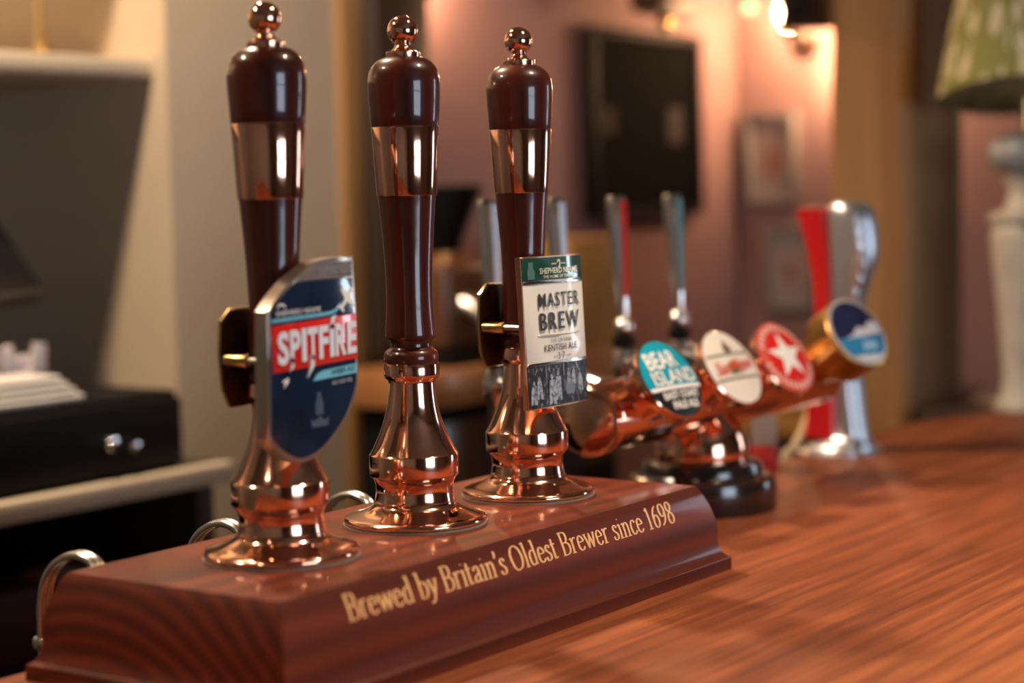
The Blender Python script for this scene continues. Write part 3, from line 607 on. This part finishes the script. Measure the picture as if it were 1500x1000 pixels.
            disc('badge', .0385, pmat('deep_indigo_enamel', (.012, .018, .065), .15, 0, 1)); disc('badge_ring', .0400, pmat('pale_rim', (.62, .60, .58), .25, .3), .0006, 2, .0365)
            prism('white_shape', [(-.027, -.008), (-.012, -.004), (-.002, .004), (.010, .002), (.020, .010), (.0335, .009), (.034, -.004), (.012, -.006), (-.026, -.022), (-.032, -.015)], .0002, .0009, mpp, pmat('white_blue_print', (.60, .62, .68), .3, 0, .6), h)
            band('blue_field', -.0335, -.0075, .0360, BLUE, .0010); prism('blue_patch', [(-.006, -.023), (.016, -.023), (.018, -.013), (-.004, -.013)], .0011, .0014, mpp, pmat('light_blue_print', (.25, .48, .68), .3, 0, .5), h)
            band('foot_white', -.0362, -.0285, .0363, pmat('white_blue_print', (.6, .62, .68), .3), .0012)
    # taps on the staff side
    cols = [pmat('pale_blue_inlay', (.45, .58, .75), .2, 0, .8), pmat('grey_blue_inlay', (.42, .52, .64), .2, 0, .8), pmat('red_inlay', (.62, .012, .010), .45, spec=.2), pmat('sea_teal_inlay', (.12, .34, .37), .4, spec=.3)]
    for k in range(4):
        x = (.384, .503, .622, .741)[k] - bx
        y = .198 - by; zb = .06 + ZT - BAR
        t = tube('tap_body', [(x, yc + .030, zc + .004), (x, y - .05, zc + .010), (x, y - .012, zb), (x, y, zb + .004)], [.010, .010, .011, .011], CHROME, e, 20)
        lathe('tap_valve', [(0, -.050), (.007, -.050), (.008, -.02), (.0125, -.012), (.0135, .0), (.0125, .012), (.0085, .018), (.0085, .026), (0, .026)], CHROME, t, 28, loc=(x, y, zb))
        lathe('black_collar', [(.006, .018), (.0125, .018), (.0125, .030), (.006, .030)], BLACK, t, 24, loc=(x, y, zb))
        lathe('ball_joint', [(0, .028)] + [(.0115 * math.cos(q), .040 + .0115 * math.sin(q)) for q in [math.radians(-80 + 160 * j / 10) for j in range(11)]] + [(0, .0515)], CHROME, t, 28, loc=(x, y, zb))
        zz = [zb + .050, zb + .072, zb + .11, zb + .150, zb + .176, zb + .181]; hw = [.0056, .0072, .0094, .0110, .0116, .0098]; v, f = [], []
        for z, w_ in zip(zz, hw):
            yo = y + (z - zz[0]) * .055
            v += [(x + sx * w_ * .62 * c1, yo + sy * w_ * c2, z) for sx, sy, c1, c2 in [(math.cos(2 * math.pi * j / 24), math.sin(2 * math.pi * j / 24), 1.15, 1) for j in range(24)]]
        for i in range(5): f += [(24 * i + q, 24 * i + (q + 1) % 24, 24 * i + 24 + (q + 1) % 24, 24 * i + 24 + q) for q in range(24)]
        f += [tuple(range(23, -1, -1)), tuple(range(120, 144))]
        hd = raw('tap_handle', v, f, CHROME, e, 40)
        # coloured inlay wrapped round the customer-facing side of the lever
        v, f = [], []; na = 7
        for z, w_ in list(zip(zz, hw))[1:5]:
            for rr_ in (1.0, 1.07):
                for j in range(na):
                    t_ = math.radians(-130 + 92 * j / (na - 1)); v.append((x + w_ * .713 * rr_ * math.cos(t_), y + (z - zz[0]) * .055 + w_ * rr_ * math.sin(t_), z))
        for i in range(3):
            a_, b_ = 2 * na * i, 2 * na * (i + 1)
            f += [(a_ + na + q, a_ + na + q + 1, b_ + na + q + 1, b_ + na + q) for q in range(na - 1)] + [(a_ + q + 1, a_ + q, b_ + q, b_ + q + 1) for q in range(na - 1)]
            f += [(a_, a_ + na, b_ + na, b_), (a_ + na - 1, b_ + na - 1, b_ + 2 * na - 1, a_ + 2 * na - 1)]
        f += [tuple(list(range(na)) + list(range(2 * na - 1, na - 1, -1))), tuple(6 * na + q for q in list(range(na)) + list(range(2 * na - 1, na - 1, -1)))]
        raw('colour_strip', v, f, cols[k], hd)
tower()

# ------------------------------------------------------------------ lager font, red and silver
def loft(name, rows, mat, parent, n=24, pw=3.0):
    """rows of (z, y centre, half y, half x): superellipse sections"""
    v, f = [], []
    for z, yc, hy, hx in rows:
        for i in range(n):
            t = 2 * math.pi * i / n; c, s = math.cos(t), math.sin(t)
            v.append((hx * math.copysign(abs(c) ** (2 / pw), c), yc + hy * math.copysign(abs(s) ** (2 / pw), s), z))
    for j in range(len(rows) - 1): f += [(n * j + i, n * j + (i + 1) % n, n * j + n + (i + 1) % n, n * j + n + i) for i in range(n)]
    f += [tuple(range(n - 1, -1, -1)), tuple(range(n * (len(rows) - 1), n * len(rows)))]
    return raw(name, v, f, mat, parent, 45)
def font():
    e = empty('lager_font', (.95, .10, BAR), 'tall waisted red and silver lager font near the oak post', 'beer font')
    SB = pmat('satin_silver', (.66, .69, .74), .3, .85)
    q = ZT - BAR
    def rows(L):  # (z, y right, y left, hx)
        pts = cr([(z, a, b) for z, a, b, h in L], 4); hs = cr([(h, 0, 0) for z, a, b, h in L], 4)
        return [(p.x + q, (p.y + p.z) / 2 - .10, abs(p.z - p.y) / 2, h.x) for p, h in zip(pts, hs)]
    loft('font_body', rows([(-.0700, .060, .137, .040), (-.062, .062, .135, .038), (-.054, .066, .120, .027), (-.040, .0690, .100, .023), (.013, .0754, .0957, .024), (.06, .0755, .098, .022), (.110, .071, .102, .024), (.159, .055, .104, .028), (.195, .056, .105, .030), (.218, .062, .105, .030), (.2275, .072, .100, .024)]), SB, e)
    loft('red_panel', rows([(-.052, .0935, .137, .028), (-.02, .0945, .136, .025), (.0108, .0965, .1333, .023), (.06, .099, .128, .021), (.118, .1015, .126, .020), (.175, .103, .1345, .022), (.2202, .1055, .147, .025)]), REDP, e, pw=5)
    loft('font_foot', [(0, 0, .044, .050), (.004, 0, .044, .050), (.0045, 0, .040, .046)], SB, e)
    for k in range(7):
        zz = q + .10 + k * .016; yy = (.072, .067, .061, .0565, .0555, .057, .060)[k] - .10
        boxm('embossed_mark', (-.026, yy - .0006, zz), (-.014, yy + .004, zz + .010), SB, e, .001)
font()
# small carton behind the tower, cable and oak board
def carton():
    e = empty('carton', (.778, .112, BAR), 'small cream and red carton leaning beside the copper tower', 'carton', rz=.5)
    e.rotation_euler.x = 0
    boxm('carton_top', (-.017, -.014, .030), (.017, .014, .064), pmat('dull_cream_card', (.42, .34, .27), .6), e, .002)
    boxm('red_sleeve', (-.0182, -.0152, 0), (.0182, .0152, .030), pmat('red_card', (.48, .02, .012), .5), e, .002)
carton()
o = tube('power_cable', cr([(1.000, .152, BAR + .09), (.9677, .146, BAR + .055), (.9421, .143, BAR + .029), (.908, .1415, BAR + .006), (.888, .144, BAR - .012), (.875, .15, BAR - .16)], 6), .0052, pmat('cream_cable', (.62, .47, .28), .5))
tag(o, 'cream cable hanging behind the bar beside the red font', 'cable')

# ------------------------------------------------------------------ table lamp at the end of the bar
def cabinet(name, lo, hi, label, mat, topm):
    e = empty(name, ((lo[0] + hi[0]) / 2, (lo[1] + hi[1]) / 2, 0), label, 'cabinet'); cx, cy = e.location.x, e.location.y
    boxm('cabinet_body', (lo[0] - cx + .012, lo[1] - cy + .012, 0), (hi[0] - cx - .012, hi[1] - cy - .012, hi[2] - .025), mat, e, .003)
    boxm('cabinet_top', (lo[0] - cx, lo[1] - cy, hi[2] - .025), (hi[0] - cx, hi[1] - cy, hi[2]), topm, e, .004)
    for s in (-1, 1):
        w_ = (hi[1] - lo[1]) / 2 - .03
        d = boxm('cabinet_door', (lo[0] - cx - .002, s * w_ / 2 - w_ / 2 + .004 + s * .004, .08), (lo[0] - cx + .013, s * w_ / 2 + w_ / 2 - .004 + s * .004, hi[2] - .06), mat, e, .003)
        lathe('knob', [(0, 0), (.006, 0), (.006, .008), (.012, .014), (.010, .020), (0, .022)], BRASS, d, 20, mtx=Matrix.Translation((lo[0] - cx - .002, s * .03, hi[2] * .55)) @ Matrix.Rotation(-math.pi / 2, 4, 'Y'))
    return e
cabinet('side_cabinet', (1.49, -.42, 0), (1.78, .235, BAR - .013), 'dark wooden side cabinet under the patterned lamp', DARKWOOD, DARKWOOD)
def table_lamp():
    e = empty('table_lamp', (1.556, .092, BAR - .013), 'white ceramic table lamp with green and cream ikat shade', 'lamp')
    q = ZT - BAR + .013
    CW = noisy('white_ceramic', (.60, .57, .50), (.38, .37, .36), 22, rough=.35, coat=.4, lo=.56, hi=.68)
    lathe('lamp_body', [(0, 0), (.046, 0), (.048, .004), (.046, .010)] + arc([(.040, .014), (.0345, q - .042), (.036, q + .0), (.041, q + .06), (.047, q + .12), (.0505, q + .165), (.047, q + .182)], 5) + [(.053, q + .187), (.0555, q + .194), (.052, q + .200), (.040, q + .203)] + arc([(.034, q + .205), (.026, q + .222), (.027, q + .24), (.034, q + .255)], 4) + [(0, q + .257)], CW, e, 48)
    lathe('lamp_knob', [(0, q + .250)] + [(.018 + .038 * math.cos(t), q + .286 + .030 * math.sin(t)) for t in [math.radians(-80 + 160 * k / 14) for k in range(15)]] + [(0, q + .318)], pmat('blue_grey_glaze', (.34, .37, .40), .25, 0, .6), e, 48)
    tube('lamp_stem', [(0, 0, q + .315), (0, 0, q + .50)], .006, BRASS, e)
    m = pmat('ikat_fabric', (.5, .5, .3), .85); N, L = nodes(m); b = N['Principled BSDF']
    tc = N.new('ShaderNodeTexCoord'); mp = N.new('ShaderNodeMapping'); mp.inputs['Scale'].default_value = (55, 55, 15); mp.inputs['Rotation'].default_value = (0, .1, 0)
    vo = N.new('ShaderNodeTexVoronoi'); vo.inputs['Scale'].default_value = 1; vo.distance = 'MANHATTAN'
    nz = N.new('ShaderNodeTexNoise'); nz.inputs['Scale'].default_value = 60
    ad = N.new('ShaderNodeMath'); ad.operation = 'MULTIPLY_ADD'; ad.inputs[1].default_value = .35
    rp = N.new('ShaderNodeValToRGB'); ramp(rp, [(.74, (.74, .68, .48)), (.84, (.20, .22, .05)), (1, (.28, .29, .09))])
    L.new(tc.outputs['Object'], mp.inputs[0]); L.new(mp.outputs[0], vo.inputs['Vector']); L.new(mp.outputs[0], nz.inputs['Vector'])
    L.new(nz.outputs['Fac'], ad.inputs[0]); L.new(vo.outputs['Distance'], ad.inputs[2]); L.new(ad.outputs[0], rp.inputs[0]); L.new(rp.outputs[0], b.inputs['Base Color'])
    sh = lathe('lamp_shade', [(.130, -.115), (.076, .12), (.074, .12), (.128, -.115)], m, e, 64, loc=(0, 0, q + .482))
    sh.rotation_mode = 'QUATERNION'; sh.rotation_quaternion = Matrix.Rotation(math.radians(-11), 4, Vector((CR.x, CR.y, 0))).to_quaternion()   # the shade sits askew
    lathe('shade_lining', [(.1275, -.1145), (.0735, .119), (.0725, .119), (.1265, -.1145)], pmat('grey_lining', (.42, .38, .36), .8), sh, 64)
    lathe('lamp_bulb', [(0, q + .50)] + arc([(.013, q + .50), (.015, q + .52), (.027, q + .55), (.028, q + .565), (.018, q + .585), (0, q + .592)], 4), pmat('unlit_bulb', (.8, .78, .72), .3), e, 24)
table_lamp()

# ------------------------------------------------------------------ far wall: dark panel, picture lamp, pictures, wall lights
def panel():
    e = empty('dark_wall_panel', (2.147, YB, ZT + .375), 'black framed panel hanging on the dusky pink wall', 'picture')
    boxm('panel_board', (-.195, -.018, -.168), (.195, -.006, .168), pmat('near_black_board', (.004, .004, .0045), .9, spec=.05), e)
    for lo, hi in (((-.21, -.028, -.183), (-.193, 0, .183)), ((.193, -.028, -.183), (.21, 0, .183)), ((-.193, -.028, .166), (.193, 0, .183)), ((-.193, -.028, -.183), (.193, 0, -.166))): boxm('panel_frame', lo, hi, BLACK, e, .002)
    boxm('pale_patch', (.085, -.0195, -.035), (.135, -.018, .035), pmat('mauve_grey_patch', (.035, .027, .032), .9), e)  # thin dim rectangle, slightly paler than the board behind it
    boxm('ochre_patch', (-.165, -.0195, -.02), (-.120, -.018, .03), pmat('umber_patch', (.02, .013, .009), .9), e)  # second thin rectangle, umber, on the left part of the board
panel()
def picture_lamp():
    e = empty('picture_lamp', (2.05, YB, ZT + .60), 'dark bronze picture lamp with brass end above black panel', 'wall lamp')
    tube('lamp_arm', cr([(0, 0, .03), (0, -.06, .05), (0, -.11, .02)], 5), .006, BRONZE, e)
    lathe('lamp_hood', [(0, -.075), (.022, -.075), (.024, -.07), (.024, .07), (.022, .075), (0, .075)], BRONZE, e, 24, mtx=Matrix.Translation((0, -.11, .0)) @ Matrix.Rotation(math.pi / 2, 4, 'Y'))
    lathe('brass_finial', [(0, -.035), (.010, -.030), (.015, -.012), (.008, 0), (0, .002)], BRASS, e, 20, mtx=Matrix.Translation((.01, -.115, -.018)))
picture_lamp()
def picture(yc, zc, hw, hh, label, tint):
    e = empty('wall_picture', (X1, yc, zc), label, 'picture', 'small framed pictures on the end wall')
    fm = pmat('grey_frame', (.25, .22, .22), .5)
    for lo, hi in (((-.035, -hw, -hh), (0, -hw + .012, hh)), ((-.035, hw - .012, -hh), (0, hw, hh)), ((-.035, -hw + .012, hh - .012), (0, hw - .012, hh)), ((-.035, -hw + .012, -hh), (0, hw - .012, -hh + .012))): boxm('picture_frame', lo, hi, fm, e, .002)
    boxm('picture_mount', (-.020, -hw + .012, -hh + .012), (-.004, hw - .012, hh - .012), pmat('pale_mount', (.33, .29, .29), .6), e)
    boxm('picture_print', (-.0215, -hw * .45, -hh * .42), (-.020, hw * .45, hh * .36), tint, e)
    prism('print_motif', [(-hw * .22, -hh * .3), (hw * .2, -hh * .3), (hw * .12, hh * .05), (0, hh * .28), (-hw * .12, hh * .05)], .0216, .0224, lambda a, b, d: (-d, a, b), pmat('red_brown_print', (.25, .07, .05), .6), e)
picture(1.008, ZT + .306, .060, .098, 'small grey framed picture with warm print, upper of two on the end wall', noisy('warm_print', (.36, .22, .17), (.42, .33, .28), 40, rough=.6))
picture(.966, ZT + .072, .060, .090, 'small grey framed picture with pale print, lower of two on the end wall', noisy('pale_print', (.44, .38, .36), (.40, .30, .28), 40, rough=.6))
def sconce(loc, axis, label, power, off=''):
    e = empty('wall_sconce' + off, loc, label, 'wall lamp')
    r = Matrix.Rotation(-math.pi / 2, 4, 'Y') if axis == 'x' else Matrix.Rotation(math.pi / 2, 4, 'X')
    d = Vector((-1, 0, 0)) if axis == 'x' else Vector((0, -1, 0))
    lathe('back_plate', [(0, 0), (.032, 0), (.032, .006), (.024, .010), (0, .010)], BRONZE, e, 28, mtx=r)
    tube('lamp_arm', cr([d * .008, d * .045 + Vector((0, 0, -.02)), d * .075 + Vector((0, 0, .01))], 5), .005, BRONZE, e)
    lathe('lamp_cup', [(0, 0), (.014, 0), (.018, .012), (.016, .02), (0, .02)], BRONZE, e, 24, mtx=Matrix.Translation(d * .075 + Vector((0, 0, .008))))
    lathe('lamp_bulb' + off, arc([(.008, .028), (.020, .05), (.022, .066), (.012, .085), (0, .094)], 4), pmat('lit_bulb_%d' % power, (1, .8, .5), .4, emit=(1, .60, .30), estr=power), e, 20, mtx=Matrix.Translation(d * .075))
sconce((X1, .935, ZT + .545), 'x', 'small lit bronze wall lamp above the framed pictures', 80)
sconce((1.375, YB, ZT + .57), 'y', 'small lit bronze wall lamp on pink wall beside the dark post', 150, '_offscreen')
sconce((X1, .795, ZT + .44), 'x', 'small lit bronze wall lamp peeping out from behind the oak post', 150)
def box_on_wall():
    e = empty('wall_speaker', (1.51, .395, ZT + .485), 'small dark box speaker fixed to the oak post', 'speaker')
    boxm('speaker_box', (-.03, 0, 0), (.06, .05, .16), BRONZE, e, .004)
    boxm('speaker_grille', (-.034, .006, .01), (-.03, .044, .15), BLACK, e, .001)
box_on_wall()
o = lathe('indicator_light', arc([(.012, 0), (.011, .006), (.006, .011), (0, .012)], 4), pmat('green_glow', (.05, .3, .12), .4, emit=(.05, .75, .42), estr=1.2), None, 20, mtx=Matrix.Translation((X1, 1.066, ZT + .632)) @ Matrix.Rotation(-math.pi / 2, 4, 'Y'))
tag(o, 'small round green indicator light near the corner of the end wall', 'light')

# ------------------------------------------------------------------ back counter with grinder, box, cloth
def counter2():
    e = empty('back_counter', (1.75, .8765, 0), 'black back counter with thick orange wooden top under the pink wall', 'counter')
    zt = ZT - .012
    boxm('counter_top', (-.70, -.0765, zt - .056), (-.135, .0765, zt), ORANGEWOOD, e, .004)
    boxm('counter_body', (-.68, -.05, 0), (-.15, .07, zt - .056), BLACK, e, .003)
    for k in range(2): boxm('counter_door', (-.67 + k * .258, -.062, .08), (-.67 + k * .258 + .25, -.05, zt - .08), BLACKW, e, .003)
counter2()
ZC2 = ZT - .012
def grinder():
    e = empty('coffee_grinder', (1.19, .883, ZC2), 'dark coffee grinder with flared black hopper on the orange counter', 'grinder')
    boxm('grinder_foot', (-.065, -.07, 0), (.065, .07, .022), BLACK, e, .006)
    boxm('grinder_body', (-.055, -.055, .022), (.055, .06, .155), pmat('brown_enamel', (.11, .045, .022), .35, 0, .4), e, .015, 4)
    lathe('grinder_collar', [(0, .155), (.045, .155), (.045, .170), (0, .170)], pmat('copper_orange_trim', (.55, .24, .09), .35, .7), e, 32)
    lathe('hopper', [(.036, .170), (.040, .19), (.072, .265), (.072, .271), (.066, .273), (0, .274)], BLACK, e, 40)
    tube('spout', [(0, -.05, .09), (0, -.085, .075), (0, -.09, .055)], [.02, .016, .013], STEEL, e)
grinder()
def cloth():
    e = empty('folded_cloth', (1.31, .84, ZC2), 'folded peach tea towel lying on the orange counter', 'cloth')
    m = noisy('peach_cloth', (.62, .42, .30), (.70, .52, .40), 60, rough=.9, bump=.3)
    for k in range(3): boxm('cloth_fold', (-.075 + .003 * k, -.028, .011 * k), (.075 - .004 * k, .012, .011 * k + .011), m, e, .005, 3)
cloth()
def wbox():
    e = empty('wooden_box', (1.525, .872, ZC2), 'plain ochre wooden box standing upright on the orange counter', 'box')
    for lo, hi in (((-.085, -.07, 0), (.085, -.06, .17)), ((-.085, .06, 0), (.085, .07, .17)), ((-.085, -.06, 0), (-.075, .06, .17)), ((.075, -.06, 0), (.085, .06, .17)), ((-.075, -.06, 0), (.075, .06, .01)), ((-.085, -.07, .17), (.085, .07, .18))): boxm('board', lo, hi, OCHRE, e, .0015)
wbox()
# low bottle fridge with a crate on it
def fridge():
    e = empty('bottle_fridge', (2.10, .66, 0), 'low black bottle fridge with chrome strip behind the bar', 'fridge')
    z = ZT - .20
    boxm('fridge_body', (-.24, -.12, 0), (.40, .12, z), BLACK, e, .004)
    boxm('chrome_strip', (-.235, -.128, z - .052), (.395, -.12, z - .040), CHROME, e, .001)
    boxm('fridge_door', (-.235, -.127, .06), (.075, -.12, z - .06), pmat('dark_glass', (.01, .012, .014), .05, 0, 1), e, .001)
    boxm('fridge_door', (.085, -.127, .06), (.395, -.12, z - .06), pmat('dark_glass', (.01, .012, .014), .05, 0, 1), e, .001)
    c = empty('wooden_crate', (2.10, .66, z), 'ochre slatted crate standing on the low black fridge', 'crate')
    for s in (-1, 1):
        for k in range(3): boxm('slat', (-.20, s * .09 - .005, .004 + k * .046), (.30, s * .09 + .005, .042 + k * .046), OCHRE, c, .001)
        for k in range(3): boxm('slat', ((-.205 if s < 0 else .295), -.085, .004 + k * .046), ((-.195 if s < 0 else .305), .085, .042 + k * .046), OCHRE, c, .001)
    boxm('crate_floor', (-.195, -.085, 0), (.295, .085, .008), OCHRE, c)
fridge()

# ------------------------------------------------------------------ left alcove
def alcove():
    o = boxm('alcove_shelf', (-.70, 1.025, ZT + .4155), (.7455, 1.38, ZT + .440), CREAM, bevel=.002)
    tag(o, 'cream painted wall shelf spanning the alcove above the till', 'shelf')
    e = empty('back_bar_unit', (0, .78, 0), 'dark open back-bar unit with cream wooden top edge', 'counter'); z = ZT - .084
    boxm('unit_top', (-.42, .02, z - .022), (.617, .595, z), pmat('dark_top', (.03, .022, .018), .5), e, .002)
    boxm('edge_strip', (-.42, .0, z - .024), (.622, .02, z + .001), CREAM, e, .003)
    DK = pmat('dark_brown_panel', (.030, .018, .012), .6)
    boxm('unit_side', (.585, .03, 0), (.615, .59, z - .022), DK, e, .002); boxm('unit_side', (-.42, .03, 0), (-.39, .59, z - .022), DK, e, .002)
    boxm('unit_back', (-.42, .575, 0), (.585, .592, z - .022), DK, e); boxm('unit_shelf', (-.39, .05, .62), (.585, .575, .64), DK, e, .002)
    boxm('unit_shelf', (-.39, .05, .86), (.585, .575, .875), DK, e, .002)
    zt = z + .0005
    d = empty('cash_drawer', (.34, .96, zt), 'wide black cash drawer with chrome lock on the back bar', 'cash drawer')
    boxm('drawer_case', (-.22, -.145, 0), (.22, .20, .096), BLACK, d, .003)
    f = boxm('drawer_front', (-.215, -.158, .006), (.215, -.145, .088), BLACK, d, .002)
    for dx, dz, r in ((.092, .044, .010), (.128, .036, .008)):
        lathe('lock_knob', [(0, 0), (r, 0), (r, .008), (r * .8, .012), (0, .013)], CHROME, f, 24, mtx=Matrix.Translation((dx, -.158, dz)) @ Matrix.Rotation(math.pi / 2, 4, 'X'))
    zd = zt + .0965
    p = empty('till_screen', (.36, 1.06, zd), 'dark tilted till screen standing on the cash drawer', 'till')
    boxm('till_foot', (-.10, -.06, 0), (.10, .09, .018), BLACK, p, .004)
    tube('till_stem', [(0, .03, .018), (0, .04, .16)], .02, BLACK, p)
    sl = boxm('screen_case', (-.135, -.014, -.105), (.135, .014, .105), pmat('brown_black_plastic', (.05, .036, .032), .6), p, .006); sl.location = (.06, .0, .195); sl.rotation_euler = (-.6, .0, .45)
    sc = boxm('screen_glass', (-.124, -.0155, -.094), (.124, -.0135, .094), pmat('dark_screen', (.012, .011, .012), .15), sl)
    n = empty('folded_napkins', (.30, .865, zd), 'pile of folded white napkins on the cash drawer', 'napkins')
    NP = noisy('white_napkin', (.62, .60, .57), (.70, .68, .64), 20, rough=.9)
    for k in range(4): boxm('napkin', (-.13 + .004 * k, -.035 + .002 * k, .008 * k), (.125 - .010 * k, .055 - .003 * k, .008 * k + .0078), NP, n, .0035, 3)
    q = empty('ticket_holder', (.44, .96, zd), 'small white holder with a rounded notch on the cash drawer', 'holder')
    U = [(-.035, 0), (.033, 0), (.035, .06), (.018, .062)] + [(.0 + .014 * math.cos(t), .036 + .014 * math.sin(t)) for t in [math.radians(0 - 180 * k / 8) for k in range(9)]] + [(-.018, .062), (-.035, .06)]
    prism('holder_front', U, 0, .008, lambda a, b, d_: (a, -d_, b), pmat('mauve_white_plastic', (.55, .50, .53), .5), q, .001)
    boxm('holder_back', (-.035, .0, 0), (.033, .035, .045), pmat('mauve_white_plastic', (.55, .50, .53), .5), q, .002)
    r = boxm('red_crate', (.20, .87, .876), (.40, 1.2, .965), pmat('dull_red_plastic', (.06, .005, .008), .6), bevel=.006); tag(r, 'dull red plastic box on the shelf below the cash drawer', 'box')
    bb = lathe('brown_bowl', [(0, 0), (.03, 0), (.034, .006)] + arc([(.04, .01), (.062, .035), (.072, .065), (.073, .08)], 4) + [(.068, .08), (.05, .03), (0, .016)], pmat('brown_glaze', (.20, .10, .06), .4), None, 32, loc=(.48, .92, .8765)); tag(bb, 'brown glazed bowl on the shelf under the back-bar top', 'bowl')
    # brass lamp on the shelf
    for x, lab in ((.652, 'brass lamp stem with round foot, on the shelf close to the alcove cheek'), (-.45, 'brass lamp with parchment shade far along the alcove shelf')):
        off = '' if x > 0 else '_offscreen'
        l = empty('brass_lamp' + off, (x, 1.14, ZT + .4405), lab, 'lamp')
        lathe('lamp_foot', [(0, 0), (.048, 0), (.049, .003), (.046, .006), (.02, .010), (.011, .018), (0, .018)], BRASS, l, 40)
        lathe('lamp_column', [(0, .016)] + arc([(.010, .018), (.007, .035), (.0065, .09), (.010, .11), (.006, .125), (.006, .20)], 4) + [(0, .20)], BRASS, l, 24)
        lathe('lamp_shade', [(.10, .205), (.065, .35), (.064, .35), (.099, .205)], pmat('parchment_shade', (.7, .55, .35), .8), l, 40)
        lathe('lamp_bulb' + off, [(0, .2)] + arc([(.010, .2), (.022, .23), (.022, .25), (0, .27)], 4), pmat('lit_shelf_bulb', (1, .8, .5), .4, emit=(1, .74, .48), estr=330) if off else pmat('unlit_bulb', (.8, .78, .72), .3), l, 20)
alcove()
